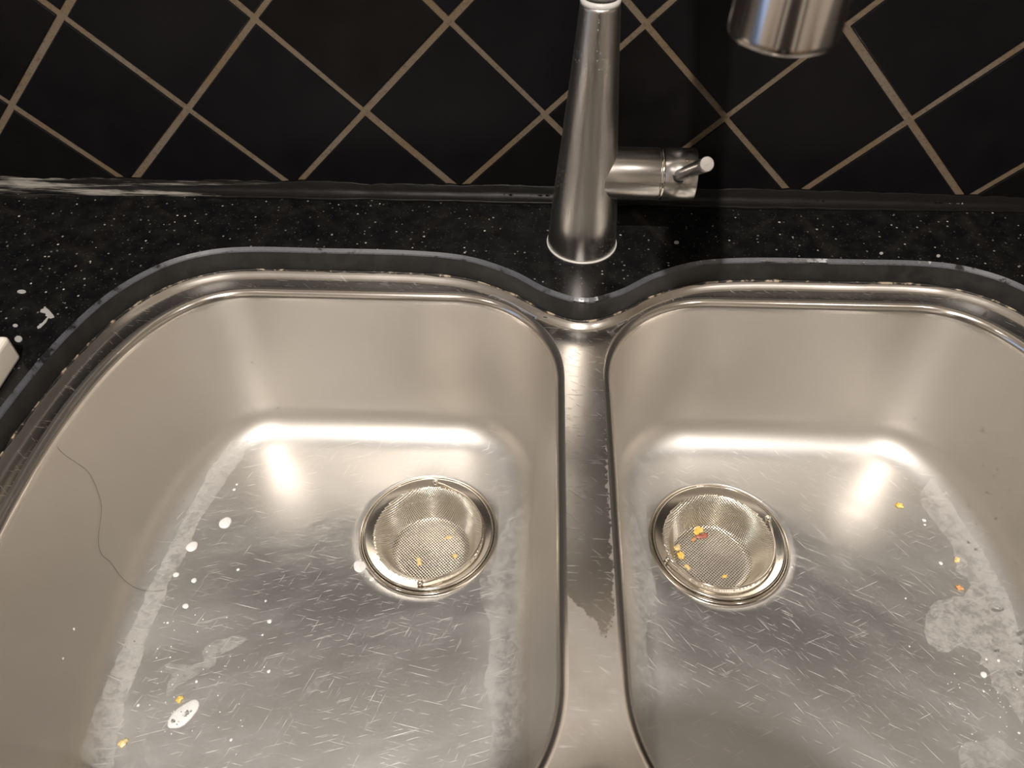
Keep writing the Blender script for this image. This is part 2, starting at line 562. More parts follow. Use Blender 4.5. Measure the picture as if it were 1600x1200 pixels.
# silicone joint between wall and worktop
nx = 340
prof = [(0.0005, 0.0120), (-0.0008, 0.0105), (-0.0022, 0.0062), (-0.0042, 0.0032), (-0.0080, 0.0013), (-0.0105, 0.0002), (0.0005, 0.0002)]
v, rc = [], random.Random(5)
wob = [rc.uniform(-1, 1) for _ in range(nx)]
wob = np.convolve(wob, np.ones(7) / 7, 'same')
for i in range(nx):
    x = X0 + 0.9 + (X1 - 0.9 - X0 - 0.9) * i / (nx - 1)
    for j, (py, pz) in enumerate(prof):
        s = 1 + 0.35 * wob[i] + 0.06 * rc.uniform(-1, 1)
        v.append((x, py * (s if j not in (0, 6) else 1), pz * (s if j < 5 else 1)))
o = mesh_obj('trim_1', v, rings_faces(nx, len(prof)), M_CAULK)
o.data.flip_normals()
tag(o, 'black silicone joint with limescale streaks along the backsplash foot', kind='structure')

# ------------------------------------------------------------------ worktop
TH = -0.0205
n = len(CUT)
cw = np.array([(-1.3, -0.625), (1.15, -0.625), (1.15, -0.0006), (-1.3, -0.0006)])
tv, tf = fill_between(cw, [CUT], 0.0)
verts, faces, midx = list(tv), list(tf), [0] * len(tf)
def add_rings(loops, m_list):
    for a in range(len(loops) - 1):
        off = len(verts)
        for P, z in loops[a:a + 2]:
            verts.extend([(p[0], p[1], z) for p in P])
        k = len(loops[a][0])
        for i in range(k):
            j = (i + 1) % k
            faces.append((off + i, off + j, off + k + j, off + k + i))
            midx.append(m_list[a])
add_rings([(CUT, 0.0), (inset(CUT, 0.0024), -0.0020), (inset(CUT, 0.0030), -0.0030), (inset(CUT, 0.0034), TH)], [1, 1, 2])
add_rings([(cw, 0.0), (cw, TH)], [2])
bv, bf = fill_between(cw, [inset(CUT, 0.0034)], TH)
off = len(verts)
verts += bv
faces += [tuple(off + i for i in reversed(f)) for f in bf]
midx += [2] * len(bf)
top = mesh_obj('countertop', verts, faces, None, smooth=False, mats=[M_GRANITE, M_BEVEL, M_EDGE], midx=midx)
tag(top, 'black speckled granite worktop cut out around the double sink', 'countertop')

# grimy sealant line under the cut-out edge
rs = random.Random(11)
P = inset(CUT, 0.0038)
rad = np.convolve([rs.uniform(0.0002, 0.0016) for _ in range(len(P) + 2)], np.ones(3) / 3, 'valid')
sv, sf = sweep([(p[0], p[1], TH - 0.0004) for p in P], [float(r) for r in rad], 6, closed=True)
tag(mesh_obj('sealant_bead', sv, sf, M_SEAL, top), 'grimy black and cream sealant line under the cut-out edge')
pts = [on_plane(x, y, z) for x, y, z in [(849, 495, -0.0235), (862, 497.5, -0.0238), (880, 496, -0.0232), (900, 494, -0.0222), (925, 491, -0.0210), (945, 486, -0.0205)]]
pts = catmull(pts, 5, False)
sv, sf = sweep(pts, [0.0003 + 0.0009 * min(1, k / 12) for k in range(len(pts))], 6)
tag(mesh_obj('sealant_strand', sv, sf, M_BLACK, top), 'loose black strand of sealant under the faucet')

# ------------------------------------------------------------------ sink
sink = empty('kitchen_sink', (AX, MY, FLOOR_Z - 0.004))
tag(sink, 'undermount stainless steel sink with two basins and a narrow divider', 'sink')
SO = Vector(sink.location)
def rel(vs_): return [tuple(Vector(p) - SO) for p in vs_]

# shelf and divider with the sloping flange
shelf_out = inset(CUT, 0.0108)
hv, hf = fill_between(shelf_out, [LIP_L, LIP_R], DEPTH_SHELF)
bm = bmesh.new()
bv_ = [bm.verts.new(p) for p in hv]
for f in hf: bm.faces.new([bv_[i] for i in f])
for f in bm.faces: f.smooth = False
# refine the flat part so the wet mask has vertices to live on
for _ in range(2):
    long_e = [e for e in bm.edges if e.calc_length() > 0.012 and not e.is_boundary]
    if long_e: bmesh.ops.subdivide_edges(bm, edges=long_e, cuts=2, use_grid_fill=False)
    bmesh.ops.triangulate(bm, faces=[f for f in bm.faces if len(f.verts) > 3])
bm.verts.index_update()
verts = [tuple(v_.co) for v_ in bm.verts]
faces = [tuple(v_.index for v_ in f.verts) for f in bm.faces]
bm.free()
nflat = len(faces)
loops = []
for k in range(9):                               # sloping flange, slightly dished
    u = k / 8
    d = -0.006 + 0.0168 * u
    if d < 0.0035: z = TH - 0.0002
    else:
        w = (d - 0.0035) / 0.0073
        z = TH - 0.0002 + (DEPTH_SHELF - TH + 0.0002) * (1 - (1 - w) ** 1.12)
    loops.append((inset(CUT, d), z))
for a in range(8):
    off = len(verts)
    for P, z in loops[a:a + 2]: verts.extend([(p[0], p[1], z) for p in P])
    for i in range(n):
        j = (i + 1) % n
        faces.append((off + i, off + j, off + n + j, off + n + i))
deck = mesh_obj('sink_deck', rel(verts), faces, M_DECK, sink)
bm = bmesh.new(); bm.from_mesh(deck.data)
bmesh.ops.remove_doubles(bm, verts=bm.verts, dist=0.00005)
bmesh.ops.recalc_face_normals(bm, faces=bm.faces)
bm.to_mesh(deck.data); bm.free()
deck.data.polygons.foreach_set('use_smooth', [True] * len(deck.data.polygons))
tag(deck, 'steel shelf and divider around the basins')

def poly_sd(P, poly):
    """signed distance (positive inside) of points P to a polygon"""
    poly = np.array(poly)
    d = np.full(len(P), 1e9)
    ins = np.zeros(len(P), bool)
    for i in range(len(poly)):
        a, b = poly[i], poly[(i + 1) % len(poly)]
        ab = b - a
        t = np.clip(((P - a) @ ab) / max(ab @ ab, 1e-12), 0, 1)
        d = np.minimum(d, np.linalg.norm(P - (a + t[:, None] * ab), axis=1))
        c = ((a[1] > P[:, 1]) != (b[1] > P[:, 1]))
        with np.errstate(divide='ignore', invalid='ignore'):
            xx = (b[0] - a[0]) * (P[:, 1] - a[1]) / (b[1] - a[1]) + a[0]
        ins ^= c & (P[:, 0] < xx)
    return np.where(ins, d, -d)

def set_attr(me, name, vals):
    at_ = me.attributes.new(name, 'FLOAT', 'POINT')
    at_.data.foreach_set('value', np.asarray(vals, np.float32))

def verts_np(me):
    a = np.empty(len(me.vertices) * 3, np.float32)
    me.vertices.foreach_get('co', a)
    return a.reshape(-1, 3).astype(float)

wp = [on_plane(x, y, DEPTH_SHELF) for x, y in
      [(820, 470), (1010, 465), (948, 640), (950, 760), (956, 860), (960, 960), (962, 1010), (940, 1000), (932, 975), (922, 962), (906, 950), (897, 940), (884, 926), (880, 800)]]
q = verts_np(deck.data)[:, :2] + np.array([SO.x, SO.y])
set_attr(deck.data, 'wet', np.maximum(np.clip(0.5 + poly_sd(q, [(p.x, p.y) for p in wp]) / 0.012, 0, 1), np.abs(q[:, 0] - AX) > 0.03))
set_attr(deck.data, 'cove', np.clip((verts_np(deck.data)[:, 2] + SO.z - DEPTH_SHELF) / 0.0012, 0, 1))

DR = 0.0585
def basin_geometry(lip, drain):
    m = len(lip)
    rings = []
    for k in range(8):                           # rolled lip
        th = math.pi / 2 * k / 7
        rings.append((0.0065 * math.sin(th), DEPTH_SHELF - 0.0065 * (1 - math.cos(th))))
    r, o1, z1 = 0.030, 0.0195, FLOOR_Z + 0.0300
    for k in range(1, 21):                       # wall with a little draft
        u = k / 21
        rings.append((0.0065 + (o1 - 0.0065) * u ** 1.25, DEPTH_SHELF - 0.0065 + (z1 - DEPTH_SHELF + 0.0065) * u))
    for k in range(0, 17):                       # fillet
        th = math.pi / 2 * k / 16
        rings.append((o1 + r * (1 - math.cos(th)), z1 - r * math.sin(th)))
    v = []
    for d, z in rings:
        P = inset(lip, d)
        v += [(p[0], p[1], z) for p in P]
    nr = len(rings)
    base = inset(lip, rings[-1][0])
    c = np.array(drain)
    dirs = base - c
    L = np.linalg.norm(dirs, axis=1)[:, None]
    circ = c + dirs / L * DR
    NF = 64
    for k in range(1, NF + 1):
        u = k / NF
        P = base * (1 - u) + circ * u
        z = FLOOR_Z - 0.0022 * u ** 1.2 - (0.0016 * max(0, (u - 0.965) / 0.035) if u > 0.965 else 0)
        v += [(p[0], p[1], z) for p in P]
    dry = [1.0] * (nr * m) + [max(0.0, 1 - k / NF / 0.75) for k in range(1, NF + 1) for _ in range(m)]
    return v, rings_faces(nr + NF, m), dry

basins = {}
for side, lip, drain, mat, lab in (('L', LIP_L, DRAIN_L, M_LEFT, 'left steel basin with foam drops and a hair'),
                                   ('R', LIP_R, DRAIN_R, M_RIGHT, 'right steel basin with yellow food crumbs')):
    v, f, dry_ = basin_geometry(lip, drain)
    o = mesh_obj('basin', rel(v), f, mat, sink)
    tag(o, lab)
    basins[side] = (o, BVHTree.FromPolygons([Vector(p) for p in v], f), np.array(v), dry_)

def hit(px, py, side=None):
    """point and normal where the view line through a measured image point meets a basin"""
    d = ray(px, py)
    best = None
    for s in ([side] if side else 'LR'):
        loc, nor, idx, dist = basins[s][1].ray_cast(CAM, d)
        if loc is not None and (best is None or dist < best[2]):
            best = (loc, nor, dist)
    if best is None: return None
    nrm = best[1] if best[1].dot(d) < 0 else -best[1]
    return best[0], nrm

# dried limescale marks: outlines measured on the photograph, laid on the real surface
LIME = {'L': [
    (1.0, [(392, 684), (372, 725), (355, 747), (338, 775), (322, 800), (309, 817), (295, 857), (279, 887), (262, 915), (258, 937), (244, 962), (226, 1003), (224, 1020), (211, 1060), (195, 1100), (193, 1130), (181, 1160), (178, 1200), (110, 1200), (130, 1155), (150, 1105), (168, 1060), (203, 985), (232, 920), (262, 860), (295, 795), (330, 730), (362, 690)]),
    (0.55, [(748, 905), (752, 940), (766, 975), (764, 1010), (763, 1035), (754, 1065), (765, 1095), (768, 1140), (764, 1200), (842, 1200), (842, 1000), (838, 860), (830, 780), (800, 800), (760, 870)]),
    (0.6, [(243, 1048), (262, 1036), (285, 1036), (300, 1040), (318, 1034), (316, 1018), (326, 1005), (340, 1000), (372, 992), (388, 995), (384, 1004), (360, 1016), (345, 1022), (335, 1040), (300, 1060), (275, 1072), (264, 1092), (257, 1088), (262, 1066), (270, 1055), (250, 1050)]),
    (0.4, [(520, 1045), (500, 1072), (480, 1092), (462, 1102), (470, 1085), (492, 1060)]),
    (0.3, [(222, 1118), (232, 1120), (228, 1150), (240, 1180), (262, 1200), (232, 1200), (220, 1160)]),
], 'R': [
    (0.5, [(962, 780), (990, 800), (1014, 880), (1024, 910), (1025, 930), (1018, 957), (1010, 985), (1010, 1015), (1015, 1040), (1020, 1070), (1024, 1096), (1014, 1112), (1009, 1130), (1020, 1200), (988, 1200), (972, 1100), (966, 950)]),
    (1.0, [(1436, 770), (1440, 790), (1455, 810), (1470, 830), (1487, 850), (1495, 880), (1494, 893), (1512, 903), (1516, 915), (1505, 932), (1490, 930), (1480, 935), (1458, 941), (1447, 960), (1444, 985), (1450, 1006), (1470, 1019), (1485, 1020), (1496, 1009), (1515, 1012), (1534, 1022), (1530, 1035), (1546, 1046), (1550, 1074), (1574, 1093), (1590, 1120), (1600, 1140), (1600, 1010), (1575, 930), (1535, 860), (1490, 790), (1455, 745)]),
    (0.6, [(1497, 1170), (1507, 1160), (1540, 1156), (1555, 1144), (1572, 1166), (1600, 1178), (1600, 1200), (1500, 1200)]),
]}
for s, (o, bvh, co, dry_) in basins.items():
    val = np.zeros(len(co)); amt = np.zeros(len(co))
    for strength, poly in LIME[s]:
        w = [hit(x, y, s) for x, y in poly]
        w = [(h[0].x, h[0].y) for h in w if h]
        sd = np.clip(0.5 + poly_sd(co[:, :2], w) / 0.014, 0, 1)
        if strength == 1.0:                       # the wall side of the long bands fades out
            pass
        amt = np.where(sd > val, strength, amt)
        val = np.maximum(val, sd)
    hi = np.clip((co[:, 2] - (FLOOR_Z + 0.006)) / 0.022, 0, 1)
    amt = amt * (1 - hi) * 0.9
    set_attr(o.data, 'lime', val)
    set_attr(o.data, 'limeamt', np.where(amt == 0, 0.0, amt))
    set_attr(o.data, 'dry', dry_)
    set_attr(o.data, 'lip', np.clip((co[:, 2] - (DEPTH_SHELF - 0.0085)) / 0.002, 0, 1))
    set_attr(o.data, 'floor', np.clip(1 - (co[:, 2] - FLOOR_Z - 0.002) / 0.012, 0, 1))

# drain fittings (parts of the sink)
def circle_part(name, profile, cx, cy, mat, parent, nseg=96):
    v, f = lathe(profile, nseg, cx, cy)
    o = mesh_obj(name, rel(v), f, mat, parent)
    bm = bmesh.new(); bm.from_mesh(o.data)
    bmesh.ops.recalc_face_normals(bm, faces=bm.faces); bm.to_mesh(o.data); bm.free()
    o.data.polygons.foreach_set('use_smooth', [True] * len(o.data.polygons))
    return o
ZD = FLOOR_Z - 0.0022
for s, (cx, cy) in (('L', DRAIN_L), ('R', DRAIN_R)):
    b = basins[s][0]
    circle_part('drain_flange', [(0.0595, ZD - 0.0016), (0.0588, ZD + 0.0004), (0.0572, ZD + 0.0011), (0.0556, ZD + 0.0006), (0.0560, ZD - 0.0010),
                                 (0.0540, ZD - 0.0020), (0.0510, ZD - 0.0028), (0.0490, ZD - 0.0050), (0.0465, ZD - 0.0120), (0.0440, ZD - 0.0500)], cx, cy, M_POLISH, b)
    circle_part('drain_pipe', [(0.0440, ZD - 0.0500), (0.0300, ZD - 0.0600), (0.0250, ZD - 0.0640), (0.0250, ZD - 0.100), (0.0002, ZD - 0.1005)], cx, cy, M_PIPE, b, 48)

# ------------------------------------------------------------------ strainers
CUPSEG = [((0.0, -0.0300), (0.0300, -0.0305)), ((0.0300, -0.0305), (0.0340, -0.0285)), ((0.0340, -0.0285), (0.0400, -0.0085)), ((0.0400, -0.0085), (0.0425, -0.0035)), ((0.0425, -0.0035), (0.0470, 0.0006))]
def strainer_profile(rho):
    """arc-length radius on the flat cloth -> (r, z) of the pressed cup"""
    segs = CUPSEG
    s = rho
    for a, b in segs:
        L = math.hypot(b[0] - a[0], b[1] - a[1])
        if s <= L:
            u = s / L
            return a[0] + (b[0] - a[0]) * u, a[1] + (b[1] - a[1]) * u
        s -= L
    return segs[-1][1]
RHO = sum(math.hypot(b[0] - a[0], b[1] - a[1]) for a, b in CUPSEG)

def cup_mesh():
    pitch = 0.00200
    k = int(RHO / pitch) + 1
    bm = bmesh.new()
    grid = {}
    c45 = math.cos(math.pi / 4)
    for i in range(-k, k + 1):
        for j in range(-k, k + 1):
            x, y = i * pitch, j * pitch
            rho = math.hypot(x, y)
            if rho <= RHO:
                r, z = strainer_profile(rho)
                a = math.atan2(y, x) + math.pi / 4
                grid[i, j] = bm.verts.new((r * math.cos(a), r * math.sin(a), z))
    for (i, j), v0 in grid.items():
        q = [(i, j), (i + 1, j), (i + 1, j + 1), (i, j + 1)]
        if all(t in grid for t in q):
            bm.faces.new([grid[t] for t in q])
    bmesh.ops.recalc_face_normals(bm, faces=bm.faces)
    bmesh.ops.wireframe(bm, faces=bm.faces[:], thickness=0.00105, offset=0.0, use_replace=True, use_boundary=True, use_even_offset=True)
    me = bpy.data.meshes.new('mesh_cup')
    bm.to_mesh(me); bm.free()
    me.materials.append(M_WIRE)
    me.polygons.foreach_set('use_smooth', [True] * len(me.polygons))
    return me
CUP = cup_mesh()
RIMV, RIMF = lathe([(0.0458, -0.0016), (0.0461, 0.0000), (0.0468, 0.0002), (0.0532, 0.0017), (0.0542, 0.0022), (0.0550, 0.0018), (0.0553, 0.0004), (0.0553, -0.0006), (0.0530, -0.0012), (0.0458, -0.0016)], 96)
ZR = ZD + 0.0004
def ball(name, c, r, mat, parent):
    bm = bmesh.new()
    bmesh.ops.create_uvsphere(bm, u_segments=16, v_segments=10, radius=r)
    bmesh.ops.translate(bm, vec=c, verts=bm.verts)
    return bm_obj(name, bm, mat, parent)
def strainer(cx, cy, p_from, p_to, turn, label):
    t = empty('sink_strainer', (cx, cy, ZR))
    tag(t, label, 'strainer', 'mesh strainers in the sink drains')
    mesh_obj('rim', RIMV, RIMF, M_RIM, t)
    o = bpy.data.objects.new('mesh_cup', CUP); link(o, t)
    R_ = 0.0480
    for a in (p_from, p_to):
        ball('pivot', (R_ * math.cos(a) * 1.04, R_ * math.sin(a) * 1.04, 0.0034), 0.0026, M_POLISH, t)
    m = 40
    path = []
    for k in range(m + 1):
        u = k / m
        a = p_from + turn * u
        lift = 0.0030 + 0.0004 * math.sin(math.pi * u)
        rr = R_ * (1.04 - 0.085 * min(1, min(u, 1 - u) * 9))
        path.append(Vector((rr * math.cos(a), rr * math.sin(a), lift)))
    v, f = sweep(path, 0.00085, 8)
    mesh_obj('bail_handle', v, f, M_POLISH, t)
    return t
def ang(px, py, c):
    p = on_plane(px, py, ZR)
    return math.atan2(p.y - c[1], p.x - c[0])
a0, a1 = ang(658, 908, DRAIN_L), ang(681, 751, DRAIN_L)
while a1 < a0: a1 += 2 * math.pi
strainer(*DRAIN_L, a0, a1, a1 - a0, 'round mesh strainer in the left basin drain, its wire handle folded right')
a0, a1 = ang(1040, 878, DRAIN_R), ang(1196, 814, DRAIN_R)
while a1 < a0: a1 += 2 * math.pi
strainer(*DRAIN_R, a0, a1, a1 - a0, 'round mesh strainer in the right basin drain, holding yellow food scraps')

# ------------------------------------------------------------------ faucet
FX, FY = -0.1122, -0.0637
fa = empty('kitchen_faucet', (FX, FY, 0))
tag(fa, 'tapered brushed steel pull-down faucet standing behind the sink divider', 'faucet')
v, f = lathe([(0.0278, 0.0), (0.0288, 0.0), (0.0288, 0.0010), (0.0282, 0.0016), (0.0270, 0.0016)], 96)
tag(mesh_obj('base_ring', v, f, M_RINGLIGHT, fa), 'thin pale ring under the faucet body')
v, f = lathe([(0.0276, 0.0008), (0.0279, 0.0016), (0.0262, 0.030), (0.0236, 0.062), (0.0206, 0.095), (0.0166, 0.145), (0.0133, 0.1895), (0.0131, 0.1915), (0.0122, 0.1918)], 96)
mesh_obj('body', v, f, M_FAUCET, fa)
v, f = lathe([(0.0118, 0.1910), (0.0131, 0.1916), (0.0134, 0.1932), (0.0131, 0.1948), (0.0118, 0.1952)], 64)
tag(mesh_obj('collar', v, f, M_RINGLIGHT, fa), 'pale ring between faucet body and spout')
# spout arch towards the spray head
HEAD = Vector((-0.0558, -0.2800, 0.0))
HZ = 0.2655
dirv = Vector((HEAD.x - FX, HEAD.y - FY, 0))
reach = dirv.length
dirv.normalize()
R_ARC = reach / 2
ZA = 0.375
path = [Vector((0, 0, 0.190)), Vector((0, 0, 0.25)), Vector((0, 0, 0.31)), Vector((0, 0, ZA))]
for k in range(1, 33):
    a = math.pi * k / 32
    path.append(dirv * (R_ARC - R_ARC * math.cos(a)) + Vector((0, 0, ZA + R_ARC * math.sin(a))))
v, f = sweep(path, 0.0116, 32)
mesh_obj('spout', v, f, M_FAUCET, fa)
hx, hy = HEAD.x - FX, HEAD.y - FY
v, f = lathe([(0.0170, HZ + 0.004), (0.0200, HZ + 0.0005), (0.0211, HZ), (0.0216, HZ + 0.0008), (0.0216, HZ + 0.003), (0.0204, HZ + 0.030), (0.0182, HZ + 0.070), (0.0160, HZ + 0.105), (0.0145, HZ + 0.1115), (0.0118, HZ + 0.1125)], 64, hx, hy)
sh = mesh_obj('spray_head', v, f, M_SPRAY, fa)
v, f = lathe([(0.0002, HZ + 0.0022), (0.0100, HZ + 0.0020), (0.0172, HZ + 0.0035)], 48, hx, hy)
tag(mesh_obj('nozzle_plate', v, f, M_BLACK, sh), 'black nozzle plate')

# handle housing along +x
HZ2 = 0.0655
def lathe_x(profile, z, n=64, y=0.0):
    v = []
    for r, x in profile:
        for i in range(n):
            a = 2 * math.pi * i / n
            v.append((x, y + r * math.cos(a), z + r * math.sin(a)))
    return v, rings_faces(len(profile), n)
xg = 0.0543
v, f = lathe_x([(0.0196, 0.004), (0.0196, xg - 0.0010), (0.0190, xg - 0.0002), (0.0178, xg)], HZ2)
mesh_obj('handle_housing', v, f, M_FAUCET_X, fa)
v, f = lathe_x([(0.0178, xg - 0.001), (0.0196, xg - 0.0003), (0.0201, xg + 0.0005), (0.0201, xg + 0.0014), (0.0196, xg + 0.0022)], HZ2)
tag(mesh_obj('handle_ring', v, f, M_POLISH, fa), 'shiny thin ring before the handle cap')
v, f = lathe_x([(0.0185, xg + 0.0020), (0.0197, xg + 0.0026), (0.0197, 0.0803), (0.0190, 0.0812), (0.0002, 0.0812)], HZ2)
cap = mesh_obj('handle_cap', v, f, M_FAUCET_X, fa)
S = Vector((-0.0450 - FX, -0.0790 - FY, 0.0745))
E_ = Vector((-0.0365 - FX, -0.1210 - FY, 0.1102))
dl = (E_ - S).normalized()
L = (E_ - S).length
path = [S - dl * 0.004] + [S + dl * (L * k / 6) for k in range(6)] + [E_ - dl * 0.0006, E_]
v, f = sweep(path, [0.0044, 0.0045, 0.0045, 0.0046, 0.0047, 0.0048, 0.0049, 0.0051, 0.0047], 32)
lev = mesh_obj('lever', v, f, M_FAUCET, cap)
ed = lev.data
for p in ed.polygons:
    if len(p.vertices) > 4: p.use_smooth = False
v, f = sweep([S - dl * 0.0012, S + dl * 0.0012], [0.0060, 0.0054], 32)
mesh_obj('lever_socket', v, f, M_BLACK, cap)
sc_a = math.radians(62)
sp = Vector((-0.0400 - FX, -0.0197 * math.cos(sc_a), HZ2 + 0.0197 * math.sin(sc_a)))
ball('set_screw', sp, 0.0014, M_POLISH, cap)

# ------------------------------------------------------------------ white dish on the counter
bm = rounded_box(0.12, 0.14, 0.0215, 0.003, 3)
me_o = bm_obj('soap_dish', bm, M_WHITE, None)
me_o.location = (-0.5125 - 0.06, -0.2105 - 0.07, 0.01085)
bm = bmesh.new(); bm.from_mesh(me_o.data)
tf_ = max(bm.faces, key=lambda fc: fc.calc_area() * (1 if fc.normal.z > 0.9 else 0))
r_ = bmesh.ops.inset_region(bm, faces=[tf_], thickness=0.016)
r_ = bmesh.ops.inset_region(bm, faces=[tf_], thickness=0.004, depth=-0.008)
bm.to_mesh(me_o.data); bm.free()
me_o.data.polygons.foreach_set('use_smooth', [False] * len(me_o.data.polygons))
tag(me_o, 'white plastic soap dish on the black counter left of the sink', 'soap dish')

# ------------------------------------------------------------------ lamps
def lamp(loc, power, label):
    t = empty('ceiling_downlight', loc)
    tag(t, label, 'lamp', 'recessed ceiling downlights')
    v, f = lathe([(0.032, 0.004), (0.036, -0.001), (0.046, -0.003), (0.050, 0.0), (0.050, 0.015)], 32)
    mesh_obj('trim_ring', v, f, M_POLISH, t)
    bm = bmesh.new()
    bmesh.ops.create_circle(bm, cap_ends=True, radius=0.0335, segments=32)
    bmesh.ops.translate(bm, vec=(0, 0, 0.006), verts=bm.verts)
    bm_obj('diffuser', bm, M_LAMP, t, False)
    ld = bpy.data.lights.new('downlight_beam', 'AREA')
    ld.shape = 'DISK'
    ld.size = 0.03
    ld.energy = power
    ld.color = LAMP_COLOUR
    lo = bpy.data.objects.new('downlight_beam', ld)
    lo.location = (0, 0, -0.004)
    link(lo, t)
tt = NT('lamp_diffuser')
M_LAMP = tt.out(Base_Color=(0.9, 0.85, 0.8), Emission_Color=LAMP_COLOUR, Emission_Strength=20.0)
for loc, power, label in LAMPS: lamp(loc, power, label)

# ------------------------------------------------------------------ small things lying in and by the sink
def foam_mat():
    t = NT('soap_foam')
    n_ = t.noise(t.coord(), 900.0, 2.0)
    return t.out(Base_Color=t.mix(n_, (0.62, 0.61, 0.60), (0.85, 0.84, 0.82)), Roughness=0.4, Normal=t.bump(n_, 0.3, 0.0005))
def food_mat(name, a, b):
    t = NT(name)
    n_ = t.noise(t.coord(), 500.0, 3.0)
    return t.out(Base_Color=t.mix(t.ramp(n_, 0.35, 0.65), a, b), Roughness=0.35, Subsurface_Weight=0.15, Subsurface_Scale=0.001)
M_FOAM = foam_mat()
M_YEL = food_mat('yellow_food', (0.80, 0.48, 0.05), (0.78, 0.60, 0.22))
M_PALE = food_mat('pale_yellow_food', (0.72, 0.52, 0.18), (0.70, 0.60, 0.36))
M_RED = food_mat('red_brown_food', (0.30, 0.07, 0.05), (0.42, 0.16, 0.10))
M_ORANGE = food_mat('orange_food', (0.60, 0.26, 0.08), (0.55, 0.34, 0.18))
M_RESIDUE = simple('dried_white_residue', (0.30, 0.29, 0.28), 0.7)

def dome(rx, ry, h, seed=0, n_=20, k=6, wob=0.06):
    r_ = random.Random(seed)
    ph = [r_.uniform(0, 6.28) for _ in range(3)]
    v = [(0, 0, h)]
    for i in range(1, k + 1):
        u = math.sin(math.pi / 2 * i / k); z = h * math.cos(math.pi / 2 * i / k)
        for j in range(n_):
            a = 2 * math.pi * j / n_
            w = 1 + wob * (math.sin(2 * a + ph[0]) + 0.6 * math.sin(3 * a + ph[1]) + 0.4 * math.sin(5 * a + ph[2]))
            v.append((rx * u * w * math.cos(a), ry * u * w * math.sin(a), z))
    f = [(0, 1 + j, 1 + (j + 1) % n_) for j in range(n_)]
    for i in range(k - 1):
        for j in range(n_):
            a, b = 1 + i * n_ + j, 1 + i * n_ + (j + 1) % n_
            f.append((a, a + n_, b + n_, b))
    f.append(tuple(1 + (k - 1) * n_ + j for j in reversed(range(n_))))
    return v, f

def frame(loc, nor, rz=0.0):
    x_ = Vector((1, 0, 0)) - nor * nor.x
    if x_.length < 0.2: x_ = Vector((0, 1, 0)) - nor * nor.y
    x_.normalize()
    y_ = nor.cross(x_)
    q = Matrix((x_, y_, nor)).transposed().to_4x4()
    return Matrix.Translation(loc) @ q @ Matrix.Rotation(rz, 4, 'Z')

def px_size(loc):
    return (loc - CAM).dot(FWD) / FPX

def drop(name, px, py, rpx, label, cat, mat, group=None, asp=1.0, rz=0.0, hgt=0.35, where=None):
    if where is None: loc, nor = hit(px, py)
    else: loc, nor = on_plane(px, py, where), Vector((0, 0, 1))
    r = rpx * px_size(loc)
    v, f = dome(r, r * asp, r * hgt, seed=int(px * 7 + py))
    o = mesh_obj(name, v, f, mat)
    o.matrix_world = frame(loc - nor * 0.00008, nor, rz)
    tag(o, label, cat, group)
    return o

FG = 'soap foam drops in the left basin'
for px, py, r, asp, lab in [
        (352, 817, 10, 1.0, 'largest round white foam drop on the left basin floor, uppermost one'),
        (300, 854, 9, 1.0, 'round white foam drop at the edge of the left limescale band'),
        (275, 898, 4.5, 1.0, 'small white foam drop on the limescale edge below the round drop'),
        (303, 907, 4.5, 0.9, 'small white foam drop just right of the limescale edge drop'),
        (290, 947, 5, 0.9, 'small white foam drop lowest of the cluster in the left basin'),
        (562, 885, 9.5, 1.25, 'white foam drop touching the left drain ring'),
        (581, 905, 4, 1.0, 'tiny white foam drop below the one at the left drain'),
        (421, 971, 3.5, 1.0, 'tiny white foam drop alone on the mid floor of the left basin')]:
    drop('foam_drop', px, py, r, lab, 'foam drop', M_FOAM, FG, asp)
blob = drop('foam_blob', 287, 1116, 14.5, 'large oval foam blob with bubbles near the front of the left basin', 'foam', M_FOAM, None, 1.95, -0.62, 0.3)
rb = random.Random(4)
R17 = 14.5 * px_size(Vector(blob.matrix_world.translation))
for bx, by, br in [(0.30, 0.30, 0.26), (-0.20, -1.15, 0.22)] + [(rb.uniform(-0.55, 0.55), rb.uniform(-1.3, 1.1), rb.uniform(0.05, 0.13)) for _ in range(14)]:
    v, f = dome(R17 * br, R17 * br, R17 * br * 0.8, 3, 12, 4, 0.0)
    zz = R17 * 0.3 * math.sqrt(max(0.05, 1 - bx ** 2 - (by / 1.95) ** 2)) - R17 * 0.02
    v = [(x + bx * R17, y + by * R17, z + zz) for x, y, z in v]
    mesh_obj('bubble', v, f, M_WATER, blob)

def crumb(px, py, rx, ry, rz, label, mat, where=None, hgt=0.4, group=None, cat='food scrap'):
    if where is None: loc, nor = hit(px, py)
    else: loc, nor = on_plane(px, py, where), Vector((0, 0, 1))
    u = px_size(loc)
    bm = bmesh.new()
    bmesh.ops.create_icosphere(bm, subdivisions=3, radius=1.0)
    rr = random.Random(int(px * 3 + py))
    ph = [rr.uniform(0, 6.28) for _ in range(6)]
    for v_ in bm.verts:
        c = v_.co
        w = 1 + 0.22 * math.sin(3 * c.x + ph[0]) * math.sin(3 * c.y + ph[1]) + 0.16 * math.sin(6 * c.x + ph[2] + 4 * c.z) + 0.12 * math.sin(7 * c.y + ph[3])
        v_.co = Vector((c.x * w * rx * u, c.y * w * ry * u, max(c.z, -0.5) * w * hgt * min(rx, ry) * u))
    o = bm_obj('food_crumb', bm, mat)
    o.matrix_world = frame(loc + nor * (0.45 * hgt * min(rx, ry) * u), nor, rz)
    tag(o, label, cat, group)
ZM = ZR - 0.0298
SC = 'food scraps in the sink'
